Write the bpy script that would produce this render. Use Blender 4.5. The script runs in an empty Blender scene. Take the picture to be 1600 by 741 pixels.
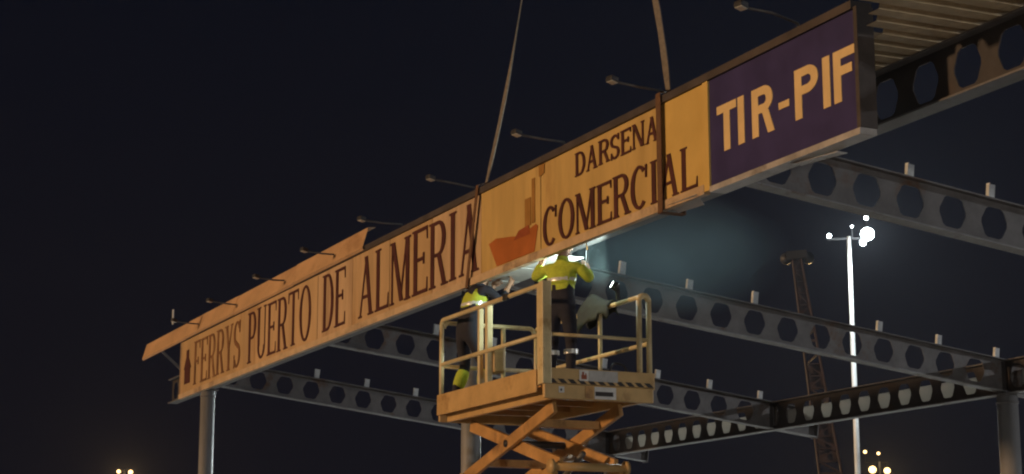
import bpy, math, random
from mathutils import Vector, Matrix

random.seed(7)
scene = bpy.context.scene
col = scene.collection
R = math.radians

# ------------------------------------------------------------------ camera
CAM = Vector((16.632, -10.274, 1.6))
yaw, pit, rol = 1.13804, 0.19865, -0.00098
F = Vector((-math.sin(yaw) * math.cos(pit), math.cos(yaw) * math.cos(pit), math.sin(pit)))
RT = Vector((math.cos(yaw), math.sin(yaw), 0))
UP = RT.cross(F)
R2 = RT * math.cos(rol) + UP * math.sin(rol)
U2 = -RT * math.sin(rol) + UP * math.cos(rol)
cam = bpy.data.cameras.new('camera')
cam_o = bpy.data.objects.new('camera', cam)
col.objects.link(cam_o)
m = Matrix((R2, U2, -F)).transposed().to_4x4()
m.translation = CAM
cam_o.matrix_world = m
cam.sensor_width = 36
cam.lens = 2841.0 / 1600 * 36
cam.clip_start = 0.1
cam.clip_end = 6000
scene.camera = cam_o

# ------------------------------------------------------------------ night sky, key light, exposure
w = bpy.data.worlds.new('World')
scene.world = w
w.use_nodes = True
nt = w.node_tree
bg = nt.nodes['Background']
sky = nt.nodes.new('ShaderNodeTexSky')
sky.sky_type = 'NISHITA'
sky.sun_disc = False
sky.sun_elevation = R(-9)
sky.sun_rotation = R(200)
add = nt.nodes.new('ShaderNodeMixRGB')
add.blend_type = 'ADD'
add.inputs[0].default_value = 1
add.inputs[2].default_value = (0.022, 0.029, 0.068, 1)     # city light in the night air
nt.links.new(sky.outputs[0], add.inputs[1])
nt.links.new(add.outputs[0], bg.inputs[0])
bg.inputs[1].default_value = 0.10

sun = bpy.data.lights.new('sun', 'SUN')
sun.energy = 1.8
sun.color = (1.0, 0.62, 0.33)          # sodium yard lighting behind the photographer
sun.angle = R(3)
sun_o = bpy.data.objects.new('sun', sun)
col.objects.link(sun_o)
SUN_FROM = Vector((-0.12, -1.0, 0.165)).normalized()
sun_o.rotation_euler = SUN_FROM.to_track_quat('Z', 'Y').to_euler()

scene.view_settings.view_transform = 'Standard'
scene.view_settings.look = 'None'
scene.view_settings.exposure = 0
scene.view_settings.gamma = 1
scene.view_settings.use_curve_mapping = False
scene.cycles.use_denoising = True
scene.cycles.filter_width = 2.1
scene.cycles.max_bounces = 6
scene.cycles.volume_bounces = 0
scene.cycles.sample_clamp_indirect = 4

# ------------------------------------------------------------------ helpers
def tag(o, label=None, cat=None, group=None, kind=None):
    if label: o['label'] = label
    if cat: o['category'] = cat
    if group: o['group'] = group
    if kind: o['kind'] = kind
    return o

def empty(name, loc=(0, 0, 0), rz=0):
    o = bpy.data.objects.new(name, None)
    col.objects.link(o)
    o.location = loc
    o.rotation_euler = (0, 0, rz)
    o.empty_display_size = 0.2
    return o

def mat(name, c, rough=0.6, metal=0.0, var=0.25, scale=6.0, c2=None, patch=0.0, bump=0.0, stretch=(1, 1, 1), spec=0.5):
    """paint / metal with uneven tone, a second colour in worn patches and fine relief"""
    mt = bpy.data.materials.new(name)
    mt.use_nodes = True
    n = mt.node_tree
    b = n.nodes['Principled BSDF']
    b.inputs['Roughness'].default_value = rough
    b.inputs['Metallic'].default_value = metal
    b.inputs['Specular IOR Level'].default_value = spec
    tc = n.nodes.new('ShaderNodeTexCoord')
    mp = n.nodes.new('ShaderNodeMapping')
    mp.inputs['Scale'].default_value = stretch
    n.links.new(tc.outputs['Object'], mp.inputs['Vector'])
    nz = n.nodes.new('ShaderNodeTexNoise')
    nz.inputs['Scale'].default_value = scale
    nz.inputs['Detail'].default_value = 6
    nz.inputs['Roughness'].default_value = 0.65
    n.links.new(mp.outputs[0], nz.inputs['Vector'])
    rp = n.nodes.new('ShaderNodeValToRGB')
    lo = tuple(x * (1 - var) for x in c)
    hi = tuple(min(1, x * (1 + var * 0.6)) for x in c)
    rp.color_ramp.elements[0].position = 0.3
    rp.color_ramp.elements[1].position = 0.7
    rp.color_ramp.elements[0].color = (*lo, 1)
    rp.color_ramp.elements[1].color = (*hi, 1)
    n.links.new(nz.outputs['Fac'], rp.inputs[0])
    out = rp.outputs[0]
    if c2 is not None:
        n2 = n.nodes.new('ShaderNodeTexNoise')
        n2.inputs['Scale'].default_value = scale * 0.45
        n2.inputs['Detail'].default_value = 8
        n2.inputs['Roughness'].default_value = 0.7
        n.links.new(mp.outputs[0], n2.inputs['Vector'])
        r2 = n.nodes.new('ShaderNodeValToRGB')
        r2.color_ramp.elements[0].position = 0.62 - patch * 0.25
        r2.color_ramp.elements[1].position = 0.72 - patch * 0.2
        n.links.new(n2.outputs['Fac'], r2.inputs[0])
        mx = n.nodes.new('ShaderNodeMixRGB')
        n.links.new(r2.outputs[0], mx.inputs[0])
        n.links.new(out, mx.inputs[1])
        mx.inputs[2].default_value = (*c2, 1)
        out = mx.outputs[0]
    n.links.new(out, b.inputs['Base Color'])
    rr = n.nodes.new('ShaderNodeMapRange')
    rr.inputs['To Min'].default_value = max(0.05, rough - 0.12)
    rr.inputs['To Max'].default_value = min(1, rough + 0.12)
    n.links.new(nz.outputs['Fac'], rr.inputs['Value'])
    n.links.new(rr.outputs[0], b.inputs['Roughness'])
    if bump:
        bp = n.nodes.new('ShaderNodeBump')
        bp.inputs['Strength'].default_value = bump
        bp.inputs['Distance'].default_value = 0.02
        n.links.new(nz.outputs['Fac'], bp.inputs['Height'])
        n.links.new(bp.outputs[0], b.inputs['Normal'])
    return mt

def glow_mat(name, c, strength):
    mt = bpy.data.materials.new(name)
    mt.use_nodes = True
    b = mt.node_tree.nodes['Principled BSDF']
    b.inputs['Base Color'].default_value = (0.8, 0.8, 0.8, 1)
    b.inputs['Emission Color'].default_value = (*c, 1)
    b.inputs['Emission Strength'].default_value = strength
    return mt

M = {
    'steel_shade': mat('rusted steel with shade tone', (0.048, 0.042, 0.042), 0.6, 0.1, 0.4, 3, (0.06, 0.04, 0.03), 0.3, 0.15),  # girder webs: shade put into the colour, darker than the other beams
    'steel': mat('dark painted steel', (0.165, 0.158, 0.16), 0.55, 0.1, 0.35, 3, (0.13, 0.075, 0.045), 0.25, 0.15),
    'steel_lt': mat('galvanised steel', (0.36, 0.36, 0.37), 0.5, 0.2, 0.25, 5, (0.2, 0.17, 0.14), 0.15, 0.1),
    'steel_lit': mat('scuffed steel with lit tone', (0.27, 0.27, 0.275), 0.5, 0.1, 0.35, 4, (0.14, 0.10, 0.08), 0.25, 0.1),  # bottom flanges: light on their undersides put into a paler colour
    'gutter': mat('pale gutter sheet', (0.62, 0.62, 0.62), 0.6, 0, 0.2, 4),
    'gutter_plain': mat('pale soffit sheet', (0.62, 0.63, 0.62), 0.6, 0, 0.2, 4),
    'col': mat('grey painted column', (0.23, 0.23, 0.235), 0.55, 0, 0.3, 2.5, (0.17, 0.11, 0.075), 0.2, 0.1, (1, 1, 0.3)),
    'cleat': mat('bare cleat plate', (0.68, 0.71, 0.71), 0.5, 0.2, 0.25, 9),
    'yellow': mat('faded peach yellow sign paint', (0.58, 0.385, 0.20), 0.5, 0, 0.2, 1.6, (0.40, 0.23, 0.10), 0.32, 0.0, (1.5, 1, 0.3)),
    'yellow_b': mat('faded buff sign paint', (0.55, 0.36, 0.175), 0.5, 0, 0.2, 1.9, (0.36, 0.20, 0.09), 0.30, 0.0, (1.4, 1, 0.3)),
    'yellow_c': mat('dull peach sign paint', (0.60, 0.41, 0.235), 0.55, 0, 0.2, 1.5, (0.42, 0.27, 0.15), 0.35, 0.0, (1.6, 1, 0.25)),
    'yellow2': mat('ochre yellow sign paint', (0.60, 0.40, 0.135), 0.5, 0, 0.2, 1.8, (0.44, 0.26, 0.085), 0.32, 0.0, (1.5, 1, 0.3)),
    'yellow3': mat('clean amber sign paint', (0.68, 0.45, 0.13), 0.45, 0, 0.1, 2.0),
    'lip': mat('pale sign edging', (0.60, 0.43, 0.26), 0.5, 0, 0.25, 3, (0.3, 0.2, 0.13), 0.3, 0.1),
    'lip_grey': mat('bare aluminium edging', (0.5, 0.47, 0.45), 0.45, 0.3, 0.3, 4, (0.2, 0.17, 0.15), 0.3, 0.1),
    'blue': mat('violet blue sign paint', (0.034, 0.026, 0.115), 0.5, 0, 0.3, 1.3, (0.024, 0.022, 0.10), 0.4),
    'letter': mat('maroon lettering', (0.075, 0.014, 0.010), 0.55, 0, 0.35, 3, (0.12, 0.045, 0.02), 0.15),
    'letter_faded': mat('faded brown lettering', (0.20, 0.085, 0.03), 0.6, 0, 0.45, 3, (0.32, 0.17, 0.07), 0.35),
    'letter_yellow': mat('cream yellow lettering', (0.80, 0.57, 0.27), 0.5, 0, 0.12, 3),
    'ship': mat('orange ship print', (0.42, 0.12, 0.02), 0.5, 0, 0.2, 3),
    'ship_dk': mat('brown ship print', (0.36, 0.175, 0.035), 0.5, 0, 0.25, 4),
    'ship_rd': mat('red ship print', (0.33, 0.075, 0.02), 0.5, 0, 0.25, 4),
    'back': mat('dark sign frame', (0.07, 0.055, 0.05), 0.6, 0.1, 0.4, 4),
    'fascia': mat('buff fascia sheet', (0.60, 0.37, 0.19), 0.55, 0, 0.22, 2.0, (0.4, 0.22, 0.1), 0.2, 0.0, (0.5, 1, 1)),
    'deck': mat('buff roof sheet', (0.60, 0.48, 0.31), 0.6, 0, 0.3, 2.5, (0.36, 0.26, 0.16), 0.3, 0.05),
    'strap': mat('grey webbing sling', (0.20, 0.17, 0.14), 0.9, 0, 0.3, 20),
    'strap_br': mat('brown webbing sling', (0.15, 0.075, 0.035), 0.9, 0, 0.35, 20),
    'lift': mat('orange yellow lift paint', (0.60, 0.39, 0.16), 0.45, 0, 0.2, 3, (0.38, 0.22, 0.08), 0.15, 0.05),
    'rail': mat('cream yellow rail paint', (0.68, 0.55, 0.30), 0.4, 0, 0.2, 5, (0.4, 0.27, 0.12), 0.15),
    'arm': mat('orange scissor arm paint', (0.56, 0.31, 0.11), 0.45, 0, 0.3, 3, (0.25, 0.13, 0.05), 0.3, 0.1),
    'floor': mat('worn deck plate', (0.12, 0.10, 0.08), 0.6, 0.3, 0.4, 8),
    'black': mat('black stripe paint', (0.03, 0.022, 0.018), 0.6, 0, 0.3, 6),
    'rubber': mat('tyre rubber', (0.03, 0.03, 0.03), 0.8, 0, 0.3, 10),
    'white': mat('white sticker', (0.72, 0.70, 0.66), 0.5, 0, 0.15, 8),
    'stick_gy': mat('grey sticker', (0.50, 0.48, 0.45), 0.5, 0, 0.2, 8),
    'navy': mat('navy work cloth', (0.022, 0.022, 0.035), 0.9, 0, 0.4, 12, None, 0, 0.3),
    'hivis': mat('hi-vis yellow cloth', (0.50, 0.58, 0.05), 0.8, 0, 0.22, 14, None, 0, 0.3),
    'reflect': mat('silver reflective tape', (0.75, 0.77, 0.75), 0.3, 0.2, 0.1, 20),
    'skin': mat('skin', (0.42, 0.24, 0.16), 0.55, 0, 0.12, 15),
    'boot': mat('black boots', (0.025, 0.02, 0.018), 0.6, 0, 0.3, 12),
    'hat': mat('white hard hat', (0.75, 0.75, 0.72), 0.35, 0, 0.08, 8),
    'tarp': mat('grey green tarpaulin', (0.035, 0.04, 0.036), 0.85, 0, 0.35, 7, None, 0, 0.4),
    'crane': mat('faded red crane paint', (0.050, 0.034, 0.040), 0.6, 0, 0.4, 0.6, (0.06, 0.05, 0.055), 0.3),
    'mast': mat('galvanised mast', (0.62, 0.63, 0.63), 0.45, 0.1, 0.12, 2),
    'asphalt': mat('pale concrete yard', (0.40, 0.39, 0.37), 0.85, 0, 0.25, 0.8, (0.30, 0.29, 0.27), 0.3, 0.3),
    'dark': mat('dark housing', (0.028, 0.028, 0.03), 0.5, 0.1, 0.2, 8),
    'lampgrey': mat('grey lamp housing', (0.15, 0.145, 0.14), 0.45, 0.3, 0.3, 9),
    'glass': mat('dull lamp lens', (0.55, 0.55, 0.5), 0.15, 0, 0.1, 5),
}

def translucent_mat(name, c):
    mt = bpy.data.materials.new(name)
    mt.use_nodes = True
    n = mt.node_tree
    b = n.nodes['Principled BSDF']
    b.inputs['Base Color'].default_value = (*c, 1)
    b.inputs['Roughness'].default_value = 0.6
    tr = n.nodes.new('ShaderNodeBsdfTranslucent')
    nz = n.nodes.new('ShaderNodeTexNoise')
    nz.inputs['Scale'].default_value = 1.5
    rp = n.nodes.new('ShaderNodeValToRGB')
    rp.color_ramp.elements[0].color = (*[x * 0.6 for x in c], 1)
    rp.color_ramp.elements[1].color = (*c, 1)
    n.links.new(nz.outputs['Fac'], rp.inputs[0])
    n.links.new(rp.outputs[0], tr.inputs[0])
    mx = n.nodes.new('ShaderNodeMixShader')
    mx.inputs[0].default_value = 0.75
    n.links.new(b.outputs[0], mx.inputs[1])
    n.links.new(tr.outputs[0], mx.inputs[2])
    n.links.new(mx.outputs[0], n.nodes['Material Output'].inputs['Surface'])
    return mt

M['gutter'] = translucent_mat('translucent dirty fibreglass sheet', (0.58, 0.55, 0.50))

class MB:
    def __init__(self):
        self.v, self.f, self.mi = [], [], []
    def add(self, vs, fs, mi=0):
        k = len(self.v)
        self.v += [tuple(v) for v in vs]
        self.f += [tuple(i + k for i in f) for f in fs]
        self.mi += [mi] * len(fs)
        return self
    def box(self, x0, x1, y0, y1, z0, z1, mi=0):
        vs = [(x, y, z) for z in (z0, z1) for y in (y0, y1) for x in (x0, x1)]
        return self.add(vs, [(0, 2, 3, 1), (4, 5, 7, 6), (0, 1, 5, 4), (2, 6, 7, 3), (0, 4, 6, 2), (1, 3, 7, 5)], mi)
    def bar(self, a, b, w, h, side=None, mi=0, w2=None, h2=None):
        """rectangular bar from a to b; w across 'side', h across the other way"""
        a, b = Vector(a), Vector(b)
        d = (b - a).normalized()
        s = Vector(side) if side else (Vector((0, 0, 1)).cross(d) if abs(d.z) < 0.95 else Vector((1, 0, 0)))
        s = (s - d * s.dot(d)).normalized()
        u = d.cross(s)
        w2 = w if w2 is None else w2
        h2 = h if h2 is None else h2
        vs = [p + s * (i * ww / 2) + u * (j * hh / 2) for p, ww, hh in ((a, w, h), (b, w2, h2)) for i, j in ((-1, -1), (1, -1), (1, 1), (-1, 1))]
        return self.add(vs, [(3, 2, 1, 0), (4, 5, 6, 7), (0, 1, 5, 4), (1, 2, 6, 5), (2, 3, 7, 6), (3, 0, 4, 7)], mi)
    def tube(self, pts, r, n=10, mi=0, r2=None, cap=True):
        pts = [Vector(p) for p in pts]
        k = len(pts)
        rs = [r + ((r2 if r2 is not None else r) - r) * i / (k - 1) for i in range(k)]
        vs, fs = [], []
        prev = None
        for i, p in enumerate(pts):
            d = (pts[min(i + 1, k - 1)] - pts[max(i - 1, 0)]).normalized()
            if prev is None:
                s = d.orthogonal().normalized()
            else:
                s = (prev - d * prev.dot(d)).normalized()
            prev = s
            u = d.cross(s)
            for j in range(n):
                a = 2 * math.pi * j / n
                vs.append(p + (s * math.cos(a) + u * math.sin(a)) * rs[i])
        for i in range(k - 1):
            for j in range(n):
                a0, a1 = i * n + j, i * n + (j + 1) % n
                fs.append((a0, a1, a1 + n, a0 + n))
        if cap:
            fs.append(tuple(range(n - 1, -1, -1)))
            fs.append(tuple((k - 1) * n + j for j in range(n)))
        return self.add(vs, fs, mi)
    def prism(self, poly, o, ex, ez, ey, mi=0):
        """polygon (x,z) list in plane o+ex*x+ez*z, extruded along ey"""
        o, ex, ez, ey = Vector(o), Vector(ex), Vector(ez), Vector(ey)
        n = len(poly)
        a = [o + ex * x + ez * z for x, z in poly]
        vs = a + [p + ey for p in a]
        fs = [tuple(range(n)), tuple(range(2 * n - 1, n - 1, -1))]
        fs += [(i, i + n, (i + 1) % n + n, (i + 1) % n) for i in range(n)]
        return self.add(vs, fs, mi)
    def build(self, name, mats, parent=None, smooth=False):
        me = bpy.data.meshes.new(name)
        me.from_pydata(self.v, [], self.f)
        mats = mats if isinstance(mats, (list, tuple)) else [mats]
        for x in mats:
            me.materials.append(x)
        me.polygons.foreach_set('material_index', self.mi)
        if smooth:
            me.polygons.foreach_set('use_smooth', [True] * len(me.polygons))
        me.validate()
        me.update()
        o = bpy.data.objects.new(name, me)
        col.objects.link(o)
        if parent:
            o.parent = parent
        return o

def bevel(o, wd=0.01, seg=2):
    b = o.modifiers.new('bevel', 'BEVEL')
    b.width = wd
    b.segments = seg
    b.limit_method = 'ANGLE'
    return o

# ------------------------------------------------------------------ ground
g = MB()
g.add([(-2500, -2500, 0), (2500, -2500, 0), (2500, 2500, 0), (-2500, 2500, 0)], [(0, 1, 2, 3)])
tag(g.build('ground', M['asphalt']), kind='structure')

# ------------------------------------------------------------------ steel frame
BAY, SPAN, SLOPE, DEP = 7.0, 9.595, -0.124, 0.542
ZB, ZG1, ZG2 = 6.157, 6.04, 4.952
PITCH, HOLE_W, HOLE_H = 0.605, 0.40, 0.37

def castellated(name, label, L, start, fm='steel_lit', wm='steel', depth=DEP, flange=0.2, holes=None, cleats=(), stiff=(), skip=(), end_plate=True):
    """beam along local +X from 0 to L, bottom at z=0; six-sided openings cut through the web"""
    root = empty(name)
    tag(root, label, 'steel beam', 'castellated roof beams')
    tf, tw = 0.018, 0.012
    zc = depth / 2
    mb = MB()
    xs = []
    x = start
    while x + PITCH / 2 < L - 0.15:
        xs.append(x)
        x += PITCH
    xs = [q for i, q in enumerate(xs) if i not in skip]
    cur = 0.0
    z0, z1 = tf, depth - tf
    hexa = [(-HOLE_W / 2, 0), (-HOLE_W * 0.29, HOLE_H / 2), (HOLE_W * 0.29, HOLE_H / 2), (HOLE_W / 2, 0), (HOLE_W * 0.29, -HOLE_H / 2), (-HOLE_W * 0.29, -HOLE_H / 2)]
    # soften the corners of the opening
    ring = []
    for i in range(6):
        p, q, n_ = hexa[i - 1], hexa[i], hexa[(i + 1) % 6]
        for t in (0.86, ):
            ring.append((p[0] + (q[0] - p[0]) * t, p[1] + (q[1] - p[1]) * t))
        ring.append((q[0] + (n_[0] - q[0]) * 0.14, q[1] + (n_[1] - q[1]) * 0.14))
    def plate(xa, xb):
        if xb - xa > 1e-4:
            mb.box(xa, xb, -tw / 2, tw / 2, z0, z1)
    for q in xs:
        xa, xb = q - PITCH / 2, q + PITCH / 2
        plate(cur, xa)
        cur = xb
        n = len(ring)
        outer = []
        for (rx, rz) in ring:
            # push each ring point out to the cell's rectangle
            sx = (PITCH / 2) / abs(rx) if abs(rx) > 1e-6 else 1e9
            sz = ((z1 - z0) / 2) / abs(rz) if abs(rz) > 1e-6 else 1e9
            s = min(sx, sz)
            outer.append((rx * s, rz * s))
        cor = [(-1, 1), (1, 1), (1, -1), (-1, -1)]
        for sgn in (-1, 1):
            y = sgn * tw / 2
            vs = [(q + a, y, zc + b) for a, b in ring] + [(q + a, y, zc + b) for a, b in outer] + [(q + a * PITCH / 2, y, zc + b * (z1 - z0) / 2) for a, b in cor]
            fs = []
            for i in range(n):
                j = (i + 1) % n
                oi, oj = outer[i], outer[j]
                f = [i, j, n + j]
                on_x = lambda p: abs(abs(p[0]) - PITCH / 2) < 1e-6
                if on_x(oi) != on_x(oj):
                    sx = oi[0] if on_x(oi) else oj[0]
                    sz = oj[1] if on_x(oi) else oi[1]
                    ci = cor.index((1 if sx > 0 else -1, 1 if sz > 0 else -1))
                    f.append(2 * n + ci)
                f.append(n + i)
                fs.append(tuple(f) if sgn < 0 else tuple(reversed(f)))
            mb.add(vs, fs)
        vs = [(q + a, y, zc + b) for y in (-tw / 2, tw / 2) for a, b in ring]
        mb.add(vs, [((i + 1) % n, i, i + n, (i + 1) % n + n) for i in range(n)])
    plate(cur, L)
    mb.build('web', M[wm], root)
    MB().box(0, L, -flange / 2, flange / 2, 0, tf).build('bottom_flange', M[fm], root)
    MB().box(0, L, -flange / 2, flange / 2, depth - tf, depth).build('top_flange', M['steel'], root)
    if end_plate:
        MB().box(L, L + 0.02, -flange / 2 - 0.01, flange / 2 + 0.01, -0.02, depth + 0.01).build('end_plate', M['steel'], root)
    for x in stiff:
        for s in (-1, 1):
            MB().box(x - 0.008, x + 0.008, min(s * 0.007, s * flange * 0.46), max(s * 0.007, s * flange * 0.46), tf + 0.002, depth - tf - 0.002).build('stiffener', M[wm], root)
    for x in cleats:
        h = 0.19 + random.uniform(-0.02, 0.03)
        c = MB().box(x - 0.06, x + 0.06, -0.006, 0.006, depth + 0.002, depth + h)
        c.box(x - 0.061, x - 0.049, -0.05, 0.006, depth + 0.002, depth + h * 0.98)
        c.build('purlin_cleat', M['cleat'], root)
    return root

def orient(o, loc, direction):
    d = Vector(direction).normalized()
    s = Vector((0, 0, 1)).cross(d).normalized()
    u = d.cross(s)
    mm = Matrix((d, s, u)).transposed().to_4x4()
    mm.translation = Vector(loc)
    o.matrix_world = mm

bdir = Vector((0, 1, SLOPE))
bl = bdir.length
cl = lambda start, n, miss=(): [(start + 1.16 * i) * bl for i in range(n) if i not in miss]
beams = [
    (BAY, 'unseen openwork steel beam beyond the right edge, added to shade the next beam', 0.55, cl(0.07, 9)),  # next bay's beam, unseen, added so that it darkens its neighbour
    (0, 'grey openwork steel beam at upper right, crossing behind the blue panel end', 0.62, cl(0.07, 9)),
    (-BAY, 'long openwork steel beam passing behind the lift to the right-hand column', 0.525, cl(0.06, 9, (5,))),
    (-2 * BAY, 'openwork steel beam ending in the bracket left of the lamp post base', 0.50, cl(1.1, 8)),
    (-3 * BAY, 'openwork steel beam running from the left column to the lift platform', 0.46, cl(0.02, 9)),
]
for X, lab, st, cts in beams:
    o = castellated('castellated_beam', lab, (SPAN + 0.95) * bl, st * bl, cleats=cts, stiff=(0.12, SPAN * bl), skip=(15, 16))
    orient(o, (X, 0, ZB), bdir)

# girders along the sign direction
o = castellated('castellated_girder', 'front girder carrying the remaining buff roof sheets beside the sign end', 36.0, 0.30, depth=0.542, flange=0.22, stiff=(24, 17, 10, 3), fm='steel', wm='steel_shade')
orient(o, (-24.0, 0.0, ZG1 - 0.0), (1, 0, 0))
o = castellated('castellated_girder', 'rear girder with light showing through its openings, meeting the right column', 27.0, 0.355, depth=0.56, flange=0.2, stiff=(3.0, 10.0, 17.0), wm='steel_shade')
orient(o, (-24.0, SPAN, ZG2), (1, 0, 0))

# pale gutter behind the rear girder
gr = empty('edge_cladding', (0, SPAN + 0.34, ZG2 + 0.1))
tag(gr, 'pale translucent edge sheet glowing through openings of the rear girder', 'cladding')
MB().box(-24, 2.4, 0, 0.012, 0, 0.33).build('front_sheet', M['gutter'], gr)
MB().box(-24, 2.4, 0.014, 0.2, 0.0, 0.012).build('bottom_sheet', M['gutter'], gr)

# columns: H section with cap plate, base plate
def column(x, y, top, label, wy=0.28, wx=0.28):
    r = empty('steel_column', (x, y, 0))
    tag(r, label, 'column', 'columns of the canopy frame')
    MB().tube([(0, 0, 0.03), (0, 0, top * 0.5), (0, 0, top - 0.022)], wx / 2, 24).build('shaft', M['col'], r, True)
    MB().tube([(0, 0, top - 0.16), (0, 0, top - 0.12)], wx / 2 + 0.012, 24).build('collar', M['steel'], r, True)
    for k in range(4):
        a_ = k * math.pi / 2 + math.pi / 4
        u_ = Vector((math.cos(a_), math.sin(a_), 0))
        MB().prism([(wx / 2 - 0.004, 0.03), (wx / 2 + 0.07, 0.03), (wx / 2 - 0.004, 0.22)], (0, 0, 0), u_, (0, 0, 1), u_.cross(Vector((0, 0, 1))) * 0.01).build('gusset', M['steel'], r)
    MB().box(-wx / 2 - 0.03, wx / 2 + 0.03, -wy / 2 - 0.03, wy / 2 + 0.03, top - 0.02, top - 0.002).build('cap_plate', M['steel'], r)
    MB().box(-wx / 2 - 0.08, wx / 2 + 0.08, -wy / 2 - 0.08, wy / 2 + 0.08, 0.002, 0.028).build('base_plate', M['steel'], r)
    return r
column(-21, 0, ZG1, 'grey steel column under the left end of the sign', 0.3, 0.3)
column(-7, 0, ZG1, 'grey steel column just left of the scissor arms')
column(-7, SPAN, ZG2, 'thick grey steel column at the right edge, bright down one side', 0.40, 0.34)
column(-21, SPAN, ZG2, 'slim column end showing right of the scissor arms at the bottom', 0.26, 0.26)

# ------------------------------------------------------------------ roof deck left on the front overhang, right of the sign
dk = empty('roof_deck', (3.95, 0.2, ZG1 + DEP + 0.004))
tag(dk, 'ribbed buff roof sheets seen from below beside the blue panel', 'roof deck')
PW = 0.28
def sheet(x0, i, ya, yb):
    prof = [(0, 0), (0.15, 0), (0.175, 0.07), (0.255, 0.07), (0.28, 0)]
    vs = [(x0 + i * PW + a, y, z + t) for t in (0, 0.004) for (a, z) in prof for y in (ya, yb)]
    n, fs = len(prof), []
    for k in range(n - 1):
        fs.append((2 * k, 2 * k + 2, 2 * k + 3, 2 * k + 1))
        fs.append((2 * n + 2 * k, 2 * n + 2 * k + 1, 2 * n + 2 * k + 3, 2 * n + 2 * k + 2))
    MB().add(vs, fs).build('roof_sheet', M['deck'], dk)
for i in range(8):
    sheet(-1.62, i, 0.0, -0.93 if i < 6 else (-1.2 if i == 6 else -1.38))
for i in range(22):
    sheet(0.62, i, 0.0, -1.75)
MB().box(0.62, 0.62 + 22 * PW, -1.79, -1.755, 0.01, 0.16).build('edge_trim', M['back'], dk)

# ------------------------------------------------------------------ the sign
SY, SB, ST = -0.9, 5.681, 6.848
XL, XR = -19.88, 3.75
sg = empty('port_sign', (0, 0, 0))
tag(sg, 'long lettered sign of yellow panels with a violet blue end panel', 'sign')

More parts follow.
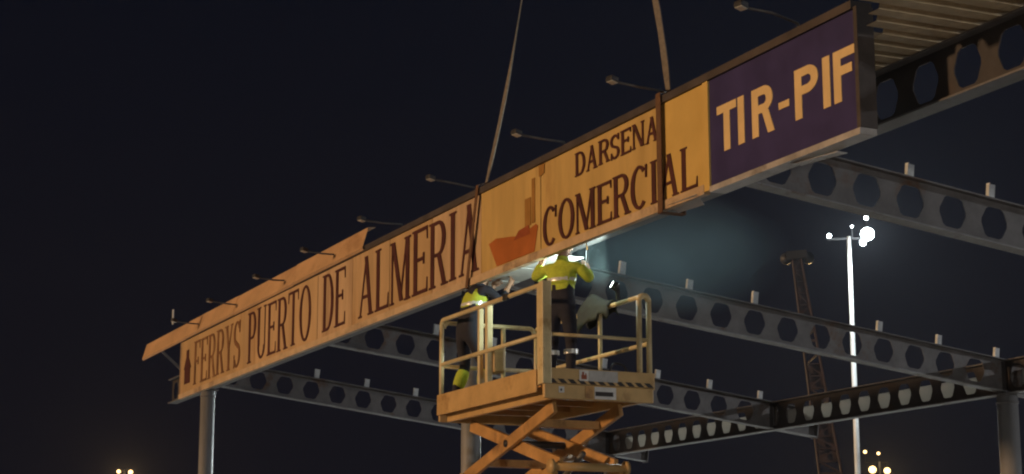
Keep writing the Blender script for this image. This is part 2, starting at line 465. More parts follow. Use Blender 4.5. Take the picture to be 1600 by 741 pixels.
def serif_glyph(ch, W, H, T, t, s):
    """list of (x,z) polygons for a narrow roman capital"""
    P = []
    e = t * 0.75
    def rect(x0, z0, x1, z1): P.append([(x0, z0), (x1, z0), (x1, z1), (x0, z1)])
    def ser(xa, xb, z, up):
        if s <= 0: return
        if up: P.append([(xa - s, z), (xa, z - e), (xb, z - e), (xb + s, z)][::-1] if False else [(xa - s, z - e * 0.8), (xb + s, z - e * 0.8), (xb + s, z), (xa - s, z)])
        else: P.append([(xa - s, z), (xb + s, z), (xb + s, z + e * 0.8), (xa - s, z + e * 0.8)])
    def stem(x, th=T, top=True, bot=True):
        rect(x, 0, x + th, H)
        if top: ser(x, x + th, H, True)
        if bot: ser(x, x + th, 0, False)
    def arc(cx, cz, rx, rz, a0, a1, tx, tz, n=18):
        for i in range(n):
            b0, b1 = R(a0 + (a1 - a0) * i / n), R(a0 + (a1 - a0) * (i + 1) / n)
            P.append([(cx + math.cos(b0) * rx, cz + math.sin(b0) * rz), (cx + math.cos(b1) * rx, cz + math.sin(b1) * rz),
                      (cx + math.cos(b1) * (rx - tx), cz + math.sin(b1) * (rz - tz)), (cx + math.cos(b0) * (rx - tx), cz + math.sin(b0) * (rz - tz))])
    def diag(x0, z0, x1, z1, th): P.append([(x0, z0), (x0 + th, z0), (x1 + th, z1), (x1, z1)])
    def drop(x, z, d, sg_): P.append([(x - t, z), (x, z), (x, z + d * sg_), (x - t * 0.4, z + d * sg_)])
    L0 = s
    if ch in 'FE':
        stem(L0); rect(L0 + T, H - t, W, H); rect(L0 + T, H * 0.5, W * 0.8, H * 0.5 + t)
        if s: drop(W, H, H * 0.2, -1); P.append([(W * 0.8 - t, H * 0.5 - H * 0.06), (W * 0.8, H * 0.5 - H * 0.06), (W * 0.8, H * 0.5 + t + H * 0.06), (W * 0.8 - t, H * 0.5 + t + H * 0.06)])
        if ch == 'E':
            rect(L0 + T, 0, W, t)
            if s: drop(W, 0, H * 0.22, 1)
    elif ch in 'PR':
        stem(L0); cx = L0 + T; zb = H * 0.46; cz = (H + zb) / 2
        mid = L0 + T + (W - L0 - T) * 0.35
        rect(cx, H - t, mid, H); rect(cx, zb, mid, zb + t)
        Wb = W if ch == 'P' else W * 0.95
        arc(mid, cz, Wb - mid, (H - zb) / 2, -90, 90, T, t)
        if ch == 'R':
            diag(W - T, 0, mid - T * 0.4, zb + t * 0.5, T); ser(W - T, W, 0, False)
    elif ch == 'D':
        stem(L0); mid = L0 + T + (W - L0 - T) * 0.25
        rect(L0 + T, H - t, mid, H); rect(L0 + T, 0, mid, t)
        arc(mid, H / 2, W - mid, H / 2, -90, 90, T, t, 26)
    elif ch == 'O':
        arc(W / 2, H / 2, W / 2, H / 2 + H * 0.012, 0, 360, T, t, 40)
    elif ch == 'C':
        arc(W / 2, H / 2, W / 2, H / 2 + H * 0.012, 48, 312, T, t, 32)
        rect(W * 0.86, H * 0.68, W * 0.86 + t, H * 0.98)
    elif ch == 'S':
        r1 = H * 0.27
        arc(W / 2, H - r1, W / 2, r1, 25, 255, T * 0.9, t, 20)
        arc(W / 2, r1 * 0.98, W / 2, r1, 205, 435, T * 0.9, t, 20)
        P.append([(W * 0.12, H * 0.63), (W * 0.5, H * 0.43), (W * 0.86, H * 0.36), (W * 0.5, H * 0.56)])
        if s: rect(W * 0.84, H * 0.74, W * 0.84 + t, H); rect(W * 0.06, 0, W * 0.06 + t, H * 0.28)
    elif ch == 'U':
        rect(L0, H * 0.25, L0 + T, H); ser(L0, L0 + T, H, True)
        rect(W - s - t, H * 0.25, W - s, H); ser(W - s - t, W - s, H, True)
        arc((L0 + W - s) / 2, H * 0.25, (W - s - L0) / 2, H * 0.25, 180, 360, T * 0.8, t, 20)
    elif ch == 'T':
        stem(W / 2 - T / 2, top=False); rect(0, H - t, W, H)
        if s: drop(W, H, H * 0.2, -1); P.append([(0, H - H * 0.2), (t * 0.4, H - H * 0.2), (t, H), (0, H)])
    elif ch == 'I':
        stem(W / 2 - T / 2)
    elif ch == 'L':
        stem(L0); rect(L0 + T, 0, W, t); drop(W, 0, H * 0.24, 1)
    elif ch == 'A':
        diag(s, 0, W * 0.46, H, t * 1.1); diag(W - s - T, 0, W * 0.5 - T * 0.55, H, T)
        rect(W * 0.28, H * 0.3, W * 0.68, H * 0.3 + t); ser(s, s + t, 0, False); ser(W - s - T, W - s, 0, False)
    elif ch == 'M':
        stem(L0, t * 1.1); stem(W - s - T)
        diag(W * 0.48, 0.02 * H, L0, H, T); diag(W * 0.48, 0.02 * H, W - s - T, H, t * 1.1)
    elif ch == 'N':
        stem(L0, t * 1.1); stem(W - s - t * 1.1, t * 1.1); diag(W - s - T, 0, L0, H, T)
    elif ch == 'Y':
        rect(W / 2 - T / 2, 0, W / 2 + T / 2, H * 0.45); ser(W / 2 - T / 2, W / 2 + T / 2, 0, False)
        diag(W / 2 - T / 2, H * 0.43, s, H, T); diag(W / 2 - t * 0.3, H * 0.43, W - s - t, H, t)
        ser(s, s + T, H, True); ser(W - s - t, W - s, H, True)
    elif ch == '-':
        rect(0, H * 0.36, W, H * 0.5)
    return P

def letter(ch, x, z, W, H, T, t, s, material, parent, slant=0.0):
    mb = MB()
    for i, p in enumerate(serif_glyph(ch, W, H, T, t, s)):
        d = 0.006 + 0.00035 * (i % 7) + 0.00012 * (i // 7)
        mb.prism([(a + b * slant, b) for a, b in p], (x, SY - 0.001, z), (1, 0, 0), (0, 0, 1), (0, -d, 0))
    return mb.build('letter', material, parent)

REL = {'I': 0.5, 'M': 1.3, 'N': 1.05, 'A': 1.05, '-': 0.62, 'E': 0.92, 'F': 0.85, 'S': 0.82, 'L': 0.9, 'P': 0.9, 'C': 1.0, 'O': 1.08}
def word(txt, x0, x1, z, H, T, t, s, material, parent_of, gap=0.12):
    tot = sum(REL.get(c, 1.0) for c in txt) + gap * (len(txt) - 1)
    u = (x1 - x0) / tot
    x = x0
    for c in txt:
        W = REL.get(c, 1.0) * u
        letter(c, x, z + random.uniform(-0.006, 0.006), W, H * random.uniform(0.985, 1.01), T, t, s, material, parent_of(x + W / 2))
        x += W + gap * u

# panels
edges = [XL + 0.02, -15.35, -11.2, -9.55, -7.95, -6.3, -4.62, -2.83, 0.17, 1.05]
pmats = ['yellow_b', 'yellow', 'yellow_c', 'yellow', 'yellow_b', 'yellow_c', 'yellow2', 'yellow2', 'yellow3']
plab = {6: 'yellow panel printed with an orange ship', 8: 'clean bright yellow panel beside the blue one'}
panels = []
for i in range(len(edges) - 1):
    dy = random.uniform(0, 0.006)
    o = MB().box(edges[i] + 0.007, edges[i + 1] - 0.007, SY + dy, SY + 0.03, SB + 0.105, ST).build('panel', M[pmats[i]], sg)
    if i in plab: o['label'] = plab[i]
    panels.append((edges[i], edges[i + 1], o))
strip = MB().box(1.055, 1.16, SY - 0.02, SY + 0.03, SB + 0.02, ST).build('divider_strip', M['yellow3'], sg)
bluep = MB().box(1.165, XR - 0.06, SY, SY + 0.03, SB + 0.06, ST + 0.0).build('panel', M['blue'], sg)
bluep['label'] = 'violet blue end panel with cream yellow lettering'
panels.append((1.165, XR, bluep))
def pan(x):
    for a, b, o in panels:
        if a <= x <= b: return o
    return sg
word('FERRYS', -18.83, -15.58, 5.865, 0.865, 0.115, 0.045, 0.05, M['letter_faded'], pan)
word('PUERTO', -15.10, -11.52, 5.845, 0.925, 0.115, 0.045, 0.055, M['letter'], pan)
word('DE', -10.95, -9.86, 5.865, 0.92, 0.115, 0.045, 0.05, M['letter'], pan)
word('ALMERIA', -9.25, -4.69, 5.85, 0.93, 0.13, 0.05, 0.055, M['letter'], pan, 0.10)
word('DARSENA', -1.89, 0.09, 6.49, 0.285, 0.055, 0.026, 0.02, M['letter'], pan)
word('COMERCIAL', -2.76, 0.90, 5.80, 0.475, 0.085, 0.034, 0.028, M['letter'], pan, 0.09)
# block capitals on the blue panel
xs = {'T': (1.31, 1.68), 'I': (1.70, 1.83), 'R': (1.965, 2.36), '-': (2.44, 2.62), 'P': (2.72, 3.11), 'i': (3.19, 3.29), 'F': (3.355, 3.715)}
for k, (a, b) in xs.items():
    letter(k.upper(), a, 6.045, b - a, 0.485, 0.115, 0.085, 0.0, M['letter_yellow'], bluep)
# emblem before the first word
em = MB()
for i, p in enumerate([[(0, 0), (0.42, 0), (0.42, 0.34), (0, 0.34)], [(-0.06, 0.30), (0.5, 0.30), (0.3, 0.52), (0.1, 0.52)], [(0.12, 0.5), (0.3, 0.5), (0.3, 0.68), (0.12, 0.68)]]):
    em.prism(p, (-19.52, SY - 0.001, 5.95), (1, 0, 0), (0, 0, 1), (0, -0.006 - 0.0006 * i, 0))
em.build('emblem', M['letter'], panels[0][2])
# ship pictogram
sp = panels[6][2]
hull = [(-4.36, 6.13), (-4.14, 6.165), (-3.62, 6.10), (-3.40, 6.06), (-2.96, 6.135), (-2.90, 6.10), (-3.0, 5.80), (-4.11, 5.80)]
MB().prism(hull[::-1], (0, SY - 0.001, 0), (1, 0, 0), (0, 0, 1), (0, -0.005, 0)).build('ship_hull', M['ship'], sp)
MB().prism([(-3.60, 6.04), (-3.12, 6.04), (-3.16, 6.16), (-3.45, 6.14)], (0, SY - 0.0015, 0), (1, 0, 0), (0, 0, 1), (0, -0.0065, 0)).build('ship_cabin', M['ship_rd'], sp)
MB().prism([(-3.27, 6.15), (-3.10, 6.15), (-3.10, 6.50), (-3.27, 6.50)], (0, SY - 0.001, 0), (1, 0, 0), (0, 0, 1), (0, -0.0052, 0)).build('ship_tower', M['ship_dk'], sp)
MB().prism([(-3.07, 6.16), (-2.98, 6.16), (-2.98, 6.72), (-3.07, 6.72)], (0, SY - 0.001, 0), (1, 0, 0), (0, 0, 1), (0, -0.0055, 0)).build('ship_mast', M['ship_dk'], sp)
MB().prism([(-2.86, 6.70), (-2.72, 6.72), (-2.71, 6.84), (-2.87, 6.84)], (0, SY - 0.003, 0), (1, 0, 0), (0, 0, 1), (0, -0.004, 0)).build('stain', M['ship_dk'], panels[7][2])
# edging, frame, back
MB().box(XL, 1.05, SY - 0.022, SY + 0.05, SB, SB + 0.10).build('bottom_edging', M['lip'], sg)
MB().box(1.165, XR - 0.0, SY - 0.022, SY + 0.16, SB - 0.004, SB + 0.055).build('bottom_edging', M['lip_grey'], sg)
MB().box(XL, XL + 0.018, SY - 0.01, SY + 0.16, SB + 0.103, ST).build('end_cap', M['lip'], sg)
ec = MB().box(XR - 0.055, XR, SY - 0.012, SY + 0.17, SB + 0.06, ST + 0.02).build('end_cap', M['back'], sg)
MB().box(XL, XR - 0.06, SY - 0.03, SY + 0.20, ST + 0.004, ST + 0.085).build('top_channel', M['back'], sg)
MB().box(XL + 0.03, XR - 0.07, SY + 0.125, SY + 0.155, SB + 0.08, ST - 0.01).build('back_sheet', M['back'], sg)
for x in [XL + 0.5 + i * 1.9 for i in range(13)]:
    MB().box(x - 0.03, x + 0.03, SY + 0.033, SY + 0.122, SB + 0.12, ST - 0.02).build('frame_post', M['back'], sg)
# torn flap of edging under the lettering near the divider
fl = MB()
fl.add([(0.30, SY - 0.03, SB + 0.03), (0.95, SY - 0.05, SB + 0.015), (0.75, SY + 0.16, SB - 0.035), (0.25, SY + 0.14, SB - 0.025),
        (0.30, SY - 0.03, SB + 0.034), (0.95, SY - 0.05, SB + 0.019), (0.75, SY + 0.16, SB - 0.031), (0.25, SY + 0.14, SB - 0.021)],
       [(3, 2, 1, 0), (4, 5, 6, 7), (0, 1, 5, 4), (1, 2, 6, 5), (2, 3, 7, 6), (3, 0, 4, 7)])
fl.build('bent_edging', M['lip_grey'], sg)
fl = MB().bar((2.55, SY + 0.10, SB - 0.012), (3.2, SY + 0.17, SB - 0.03), 0.12, 0.006)
fl.build('bent_edging', M['lip_grey'], sg)

# sign lamps: arms reaching out over the sign, unlit
spots = [(-18.45, 'over the first letters at the far left end'), (-15.85, 'above the gap after the first word'), (-12.93, 'above the second word'),
         (-10.35, 'above the short word'), (-7.72, 'just right of the buff strip end'), (-5.08, 'left of the long grey sling'),
         (-2.38, 'above the left end of the upper short word line'), (0.05, 'beside the sling at the right, catching light'), (2.65, 'above the blue panel')]
for i, (x, where) in enumerate(spots):
    r = empty('sign_lamp', (x, SY + 0.1, 7.0))
    tag(r, 'unlit lamp on thin arm ' + where, 'sign lamp', 'unlit lamps along the top of the sign')
    tilt = random.uniform(-0.03, 0.05)
    MB().tube([(0, 0.05, -0.05), (0, 0.0, 0.04), (random.uniform(-.02, .02), -0.3, 0.06 + tilt), (0, -0.62, 0.08 + tilt)], 0.014, 8).build('arm', M['lampgrey'], r, True)
    h = MB().bar((-0.01, -0.58, 0.09 + tilt), (0.01, -0.68, 0.11 + tilt), 0.11, 0.06, mi=0)
    hd = bevel(h.build('lamp_head', M['dark'], r), 0.015)
    MB().bar((-0.01, -0.59, 0.057 + tilt), (0.01, -0.67, 0.073 + tilt), 0.09, 0.006).build('lens', M['glass'], hd)
    MB().box(-0.05, 0.05, 0.03, 0.09, -0.065, 0.0).build('bracket', M['lampgrey'], r)
    if i == 0:
        MB().box(-0.035, 0.035, -0.66, -0.64, 0.0, 0.30).build('support_strip', M['cleat'], r)

# buff fascia strip still on the roof edge at the left
fa = empty('roof_fascia', (0, 0, 0))
tag(fa, 'bent buff fascia strip along the roof edge above the first words', 'fascia')
cuts = [-23.0, -19.4, -15.9, -12.4, -8.95]
for i in range(4):
    a, b = cuts[i], cuts[i + 1]
    y0, z0, y1, z1 = SY - 0.065, 6.885, SY + 0.03, 7.215
    mb = MB()
    e = 0.006 * (i % 2)
    sec = [(y0 + 0.03, z0 - 0.03), (y0, z0), (y1, z1), (y1 + 0.12, z1 + 0.01), (y1 + 0.12, z1 + 0.004), (y1 + 0.005, z1 - 0.008), (y0 + 0.008, z0 - 0.002), (y0 + 0.034, z0 - 0.026)]
    vs = [(x, y - e, z + e) for x in (a, b + 0.01) for y, z in sec]
    n = len(sec)
    fs = [(j, (j + 1) % n, (j + 1) % n + n, j + n) for j in range(n)] + [tuple(range(n - 1, -1, -1)), tuple(range(n, 2 * n))]
    mb.add(vs, fs)
    mb.build('fascia_sheet', M['fascia'], fa)
# hidden brackets that hold the strip to the girder end
for x in (-22.9, -19.0, -15.0, -11.0):
    MB().bar((x, SY + 0.2, 7.2), (x, 0.0, 6.6), 0.05, 0.05).build('bracket', M['steel'], fa)

so_ = empty('soffit_sheet', (-4.6, -0.38, 5.80))
tag(so_, 'pale soffit sheet under the girder lit by the work lamp above the railing', 'soffit')
for i in range(3):
    MB().box(-1.4 + i * 0.95, -0.46 + i * 0.95, -0.26, 0.24, 0.0 + 0.004 * i, 0.006 + 0.004 * i).build('sheet', M['gutter_plain'], so_)
for x in (-1.2, 0.0, 1.2):
    MB().box(x - 0.02, x + 0.02, 0.14, 0.18, 0.016, 0.235).build('hanger', M['steel'], so_)

# ------------------------------------------------------------------ lifting slings and hook
HOOK = Vector((-1.64, SY + 0.08, 12.9))
def sling(xt, xb, wd, label, material, bow=0.02):
    r = empty('lifting_sling', (xt, SY, ST))
    tag(r, label, 'sling', 'crane slings holding the sign')
    top = Vector((0, 0.08, 0.16))
    hk = HOOK - Vector((xt, SY, ST))
    p1 = top + (hk - top) * 0.22
    mbs = MB()
    N_ = 24
    pts = []
    for i in range(N_ + 1):
        t = i / N_
        q = top.lerp(hk, t) + Vector((bow * math.sin(t * math.pi * 2.2) * (1 - t * 0.4), 0.02 * math.sin(t * 9), 0))
        pts.append(q)
    vs, fs = [], []
    for i, q in enumerate(pts):
        a_ = 0.35 * math.sin(i * 0.55)
        u_ = Vector((math.cos(a_), math.sin(a_), 0)) * (wd / 2 * (1 + 0.12 * math.sin(i * 1.7)))
        n_ = Vector((-math.sin(a_), math.cos(a_), 0)) * 0.007
        vs += [q - u_ - n_, q + u_ - n_, q + u_ + n_, q - u_ + n_]
    for i in range(N_):
        for j in range(4):
            fs.append((i * 4 + j, i * 4 + (j + 1) % 4, i * 4 + 4 + (j + 1) % 4, i * 4 + 4 + j))
    fs += [(3, 2, 1, 0), tuple(N_ * 4 + j for j in range(4))]
    mbs.add(vs, fs).build('upper_strap', M['strap'], r)
    dx = xb - xt
    H = SB - ST
    MB().bar((0.0, -0.05, 0.11), (dx, -0.05, H - 0.02), wd * 1.15, 0.010, side=(1, 0, 0)).build('front_strap', material, r)
    MB().bar((0.0, 0.232, 0.10), (dx, 0.232, H - 0.02), wd * 1.15, 0.010, side=(1, 0, 0)).build('back_strap', material, r)
    MB().bar((0.0, -0.05, 0.115), top, wd, 0.011, side=(1, 0, 0)).build('throat_strap', material, r)
    MB().bar((0.0, 0.232, 0.105), top, wd, 0.011, side=(1, 0, 0)).build('throat_strap', material, r)
    MB().bar((dx, -0.06, H - 0.03), (dx, 0.24, H - 0.03), wd * 1.15, 0.010, side=(1, 0, 0)).build('under_strap', material, r)
sling(-4.63, -4.98, 0.065, 'slim grey sling wrapped over the last letter before the ship', M['strap_br'])
sling(0.19, 0.20, 0.085, 'broad brown sling wrapped between the last letters beside the divider strip', M['strap_br'], 0.07)
hb = empty('crane_hook', tuple(HOOK))
tag(hb, 'hook block above the slings, out of view over the sign', 'hook')
MB().tube([(0, 0, 0.35), (0.1, 0, 0.2), (0.12, 0, 0.05), (0, 0, -0.03), (-0.1, 0, 0.06)], 0.035, 8).build('hook', M['dark'], hb, True)
MB().box(-0.14, 0.14, -0.08, 0.08, 0.32, 0.8).build('block', M['lift'], hb)
MB().tube([(0, 0, 0.8), (0, 0, 30)], 0.012, 6).build('hoist_rope', M['dark'], hb)

# ------------------------------------------------------------------ scissor lift
LX0, LX1, LY0, LY1 = -5.07, -1.93, -1.30, 0.12
DZ = 4.07
RTZ = 5.21
lf = empty('scissor_lift', ((LX0 + LX1) / 2, (LY0 + LY1) / 2, 0))
tag(lf, 'yellow scissor lift raised under the sign with railed work platform', 'scissor lift')
O = Vector(lf.location)
def L(*p): return Vector(p) - O
def lbox(x0, x1, y0, y1, z0, z1, mi=0, mb=None):
    return (mb or MB()).box(x0 - O.x, x1 - O.x, y0 - O.y, y1 - O.y, z0, z1, mi)
def lbar(a, b, w_, h_, mb=None, side=None):
    return (mb or MB()).bar(L(*a), L(*b), w_, h_, side=side)
deck = lbox(LX0 + 0.02, LX1 - 0.02, LY0 + 0.02, LY1 - 0.02, DZ - 0.03, DZ).build('deck_plate', M['floor'], lf)
# lower deck frame
bevel(lbox(LX1 - 0.05, LX1 + 0.012, LY0 + 0.0, LY1, 3.885, DZ - 0.015).build('front_frame', M['lift'], lf), 0.012)
bevel(lbox(LX0, LX0 + 0.05, LY0 + 0.0, LY1, 3.885, DZ - 0.032).build('rear_frame', M['lift'], lf), 0.012)
bevel(lbox(LX0 + 0.052, LX1 - 0.052, LY0 + 0.10, LY0 + 0.16, 3.885, DZ - 0.032).build('side_frame', M['lift'], lf), 0.01)
bevel(lbox(LX0 + 0.052, LX1 - 0.052, LY1 - 0.16, LY1 - 0.10, 3.885, DZ - 0.032).build('side_frame', M['lift'], lf), 0.01)
for i in range(4):
    x = LX0 + 0.6 + i * 0.65
    lbox(x - 0.03, x + 0.03, LY0 + 0.162, LY1 - 0.162, 3.95, DZ - 0.034).build('cross_member', M['arm'], lf)
lbox(LX0 + 0.1, LX1 - 0.1, LY0 + 0.005, LY0 + 0.095, DZ - 0.045, DZ - 0.031).build('side_soffit', M['arm'], lf)
# toe boards
tb_f = bevel(lbox(LX1, LX1 + 0.022, LY0, LY1, DZ - 0.012, DZ + 0.165).build('toe_board', M['lift'], lf), 0.006)
lbox(LX0 - 0.022, LX0, LY0, LY1, DZ - 0.03, DZ + 0.165).build('toe_board', M['lift'], lf)
bevel(lbox(LX0 + 0.002, LX1 - 0.17, LY0 - 0.022, LY0, DZ - 0.10, DZ + 0.165).build('toe_board', M['lift'], lf), 0.006)
lbox(LX0 + 0.002, LX1 - 0.002, LY1, LY1 + 0.022, DZ - 0.03, DZ + 0.165).build('toe_board', M['lift'], lf)
# hazard stripes along the front toe board
for i in range(11):
    y = LY0 + 0.09 + i * 0.125
    mb = MB()
    mb.prism([(0, 0.0), (0.075, 0.0), (0.02, 0.05), (-0.055, 0.05)], (LX1 + 0.0225 - O.x, y - O.y, DZ - 0.008), (0, 1, 0), (0, 0, 1), (0.0025, 0, 0))
    mb.build('hazard_stripe', M['black'], tb_f)
def sticker(y0, y1, z0, z1, m_, par, x=LX1 + 0.0225, nm='sticker'):
    return lbox(x, x + 0.0032, y0, y1, z0, z1).build(nm, m_, par)
sk = sticker(-0.86, -0.74, DZ + 0.03, DZ + 0.155, M['white'], lf)
mb = MB()
for i, (a, b, c, d) in enumerate([(-0.835, -0.765, 0.05, 0.10), (-0.825, -0.80, 0.10, 0.135), (-0.785, -0.77, 0.095, 0.12)]):
    lbox(LX1 + 0.0258, LX1 + 0.0270 + i * .0002, a, b, DZ + c, DZ + d, 0, mb)
mb.build('pictogram', M['ship_rd'], sk)
sticker(-0.735, -0.36, DZ + 0.03, DZ + 0.155, M['stick_gy'], lf)
fx = LX1 + 0.0125
sticker(-1.12, -1.05, 3.955, 4.025, M['white'], lf, fx)
sticker(-1.10, -1.08, 3.975, 4.0, M['black'], lf, fx + 0.0035, 'emblem')
sticker(-0.78, -0.68, 3.90, 4.045, M['arm'], lf, fx)
pl = sticker(-0.66, -0.38, 3.90, 4.04, M['white'], lf, fx, 'name_plate')
sticker(-0.65, -0.42, 3.935, 3.985, M['black'], pl, fx + 0.0035, 'print_line')

# rails
def tubep(pts, name='rail', r=0.029, m_='rail'):
    return MB().tube([L(*p) for p in pts], r, 10).build(name, M[m_], lf, True)
def post(x, y, z1=RTZ, r=0.03, sq=None, m_='rail'):
    if sq:
        return bevel(MB().box(x - sq / 2 - O.x, x + sq / 2 - O.x, y - sq / 2 - O.y, y + sq / 2 - O.y, DZ - 0.02, z1).build('post', M[m_], lf), 0.008)
    return tubep([(x, y, DZ - 0.02), (x, y, z1)], 'post', r, m_)
def arch(a, b, z, rise=0.07):
    """top rail with bent-down ends"""
    a, b = Vector(a), Vector(b)
    d = (b - a).normalized()
    pts = [(a.x, a.y, z - rise)]
    for k in range(1, 5):
        t = k / 4 * math.pi / 2
        p = a + d * (rise * (1 - math.cos(t)))
        pts.append((p.x, p.y, z - rise + rise * math.sin(t)))
    for k in range(4, 0, -1):
        t = k / 4 * math.pi / 2
        p = b - d * (rise * (1 - math.cos(t)))
        pts.append((p.x, p.y, z - rise + rise * math.sin(t)))
    pts.append((b.x, b.y, z - rise))
    return pts
yn, yf = LY0 + 0.03, LY1 - 0.03
xf, xr = LX1 - 0.03, LX0 + 0.03
tubep(arch((xr, yn, 0), (xf - 0.06, yn, 0), RTZ))
tubep([(xr, yn, DZ + 0.56), (xf - 0.06, yn, DZ + 0.56)], r=0.027)
tubep(arch((xr, yf, 0), (xf - 0.02, yf, 0), RTZ - 0.03))
tubep([(xr, yf, DZ + 0.52), (xf - 0.02, yf, DZ + 0.52)], r=0.027)
tubep(arch((xr, yn + 0.03, 0), (xr, yf - 0.03, 0), RTZ - 0.03))
tubep([(xr, yn, DZ + 0.54), (xr, yf, DZ + 0.54)], r=0.027)
tubep([(xf, yn, DZ + 0.56), (xf, yf, DZ + 0.56)], r=0.022)
# posts
post(xf, yn, RTZ + 0.03, sq=0.115)
post(xf - 0.13, yn, RTZ - 0.02, sq=0.06)
post(xr, yn, RTZ - 0.06)
post(xr, yf, RTZ - 0.06)
post(-3.62, yn + 0.035, RTZ - 0.01, sq=0.075)
post(-3.86, yn + 0.03, RTZ - 0.02, sq=0.06)
post(-3.2, yf, RTZ - 0.05, sq=0.045)
post(xr, (yn + yf) / 2 + 0.2, RTZ - 0.05)
tubep(arch((xf, yf - 0.13, 0), (xf, yf, 0), RTZ - 0.055, 0.062), 'end_loop', 0.036)
post(xf, yf - 0.13, RTZ - 0.115, 0.034)
post(xf, yf, RTZ - 0.115, 0.034)
# control box and document case hung in the middle bay
bevel(lbox(-3.80, -3.55, yn + 0.075, yn + 0.22, DZ + 0.30, DZ + 0.62).build('control_box', M['lift'], lf), 0.015)
bevel(lbox(-4.02, -3.86, yn + 0.06, yn + 0.12, DZ + 0.02, DZ + 0.36).build('document_case', M['rail'], lf), 0.01)
bevel(lbox(-3.05, -2.92, yn - 0.045, yn + 0.0, RTZ - 0.04, RTZ + 0.035).build('rail_clamp', M['dark'], lf), 0.01)
# scissor stack
AX0, AX1 = -4.80, -2.22
stages = 4
ztop, zbot = 3.86, 0.98
sh = (ztop - zbot) / stages
for k in range(stages):
    z1 = ztop - k * sh
    z0 = z1 - sh
    for side, (y, inn) in enumerate(((-1.02, 1), (-0.16, -1))):
        MBa = MB().bar(L(AX1, y, z1 - 0.03), L(AX0, y, z0 + 0.03), 0.06, 0.15, side=(0, 1, 0))
        bevel(MBa.build('scissor_arm', M['arm'], lf), 0.012)
        y2 = y + inn * 0.075
        MBb = MB().bar(L(AX0, y2, z1 - 0.03), L(AX1, y2, z0 + 0.03), 0.06, 0.15, side=(0, 1, 0))
        bevel(MBb.build('scissor_arm', M['arm'], lf), 0.012)
    zc = (z0 + z1) / 2
    MB().tube([L((AX0 + AX1) / 2, -1.07, zc), L((AX0 + AX1) / 2, -0.11, zc)], 0.045, 12).build('pivot_pin', M['dark'], lf, True)
    for x in (AX0, AX1):
        MB().tube([L(x, -1.08, z0), L(x, -0.10, z0)], 0.05, 12).build('pivot_pin', M['lift'], lf, True)
        for y in (-1.075, -0.10):
            MB().tube([L(x, y - 0.02, z0), L(x, y + 0.02, z0)], 0.085, 14).build('pivot_boss', M['lift'], lf, True)
    # cross plates between the arm pairs
    for t in (0.22, 0.78):
        a = Vector((AX1, 0, z1 - 0.03)).lerp(Vector((AX0, 0, z0 + 0.03)), t)
        lbox(a.x - 0.09, a.x + 0.09, -0.985, -0.195, a.z - 0.045, a.z + 0.045).build('cross_tube', M['arm'], lf)
# lift cylinder
MB().tube([L(-4.3, -0.59, 2.4), L(-2.9, -0.59, 3.05)], 0.065, 14).build('hydraulic_cylinder', M['dark'], lf, True)
MB().tube([L(-2.9, -0.59, 3.05), L(-2.35, -0.59, 3.31)], 0.035, 12).build('piston_rod', M['lampgrey'], lf, True)
# chassis
bevel(lbox(LX0, LX1, LY0 + 0.12, LY1 - 0.12, 0.28, 0.92).build('chassis', M['lift'], lf), 0.03)
for x in (LX0 + 0.55, LX1 - 0.55):
    for y in (LY0 + 0.03, LY1 - 0.15):
        wh = MB().tube([L(x, y, 0.305), L(x, y + 0.12, 0.305)], 0.305, 24).build('wheel', M['rubber'], lf, True)
        MB().tube([L(x, y - 0.006, 0.305), L(x, y + 0.126, 0.305)], 0.15, 16).build('rim', M['white'], wh, True)

# ------------------------------------------------------------------ people
def skinned(name, joints, links, mats, paint, parent=None, sub=2):
    me = bpy.data.meshes.new(name)
    keys = list(joints)
    me.from_pydata([joints[k][0] for k in keys], [(keys.index(a), keys.index(b)) for a, b in links], [])
    o = bpy.data.objects.new(name, me)
    col.objects.link(o)
    md = o.modifiers.new('skin', 'SKIN')
    md.use_smooth_shade = True
    sv = me.skin_vertices[0].data
    for i, k in enumerate(keys):
        r = joints[k][1]
        sv[i].radius = r if isinstance(r, tuple) else (r, r)
        sv[i].use_root = (i == 0)
    sb = o.modifiers.new('sub', 'SUBSURF')
    sb.levels = sub
    sb.render_levels = sub
    dg = bpy.context.evaluated_depsgraph_get()
    me2 = bpy.data.meshes.new_from_object(o.evaluated_get(dg))
    o.modifiers.clear()
    o.data = me2
    bpy.data.meshes.remove(me)
    me2.materials.clear()
    for x in mats:
        me2.materials.append(x)
    for p in me2.polygons:
        p.material_index = paint(p.center)
        p.use_smooth = True
    if parent:
        o.parent = parent
    return o

def hand_chain(J, E, side, wrist, direction, palm_n):
    """palm and five fingers rooted at the wrist"""
    d = Vector(direction).normalized()
    n = Vector(palm_n).normalized()
    sdir = d.cross(n).normalized()
    w_ = Vector(wrist)
    J[side + 'palm'] = (tuple(w_ + d * 0.06), (0.036, 0.02))
    E.append((side + 'wrist', side + 'palm'))
    for i, (off, ln) in enumerate(((-0.033, 0.07), (-0.011, 0.08), (0.011, 0.075), (0.033, 0.06))):
        b = w_ + d * 0.10 + sdir * off
        k0, k1, k2 = side + f'f{i}a', side + f'f{i}b', side + f'f{i}c'
        J[k0] = (tuple(b), 0.011)
        J[k1] = (tuple(b + d * ln * 0.5 + n * 0.022), 0.0095)
        J[k2] = (tuple(b + d * ln * 0.6 + n * 0.06), 0.008)
        E += [(side + 'palm', k0), (k0, k1), (k1, k2)]
    t0 = w_ + d * 0.045 - sdir * 0.045
    J[side + 't0'] = (tuple(t0 + n * 0.01), 0.012)
    J[side + 't1'] = (tuple(t0 + d * 0.035 - sdir * 0.012 + n * 0.035), 0.010)
    E += [(side + 'palm', side + 't0'), (side + 't0', side + 't1')]

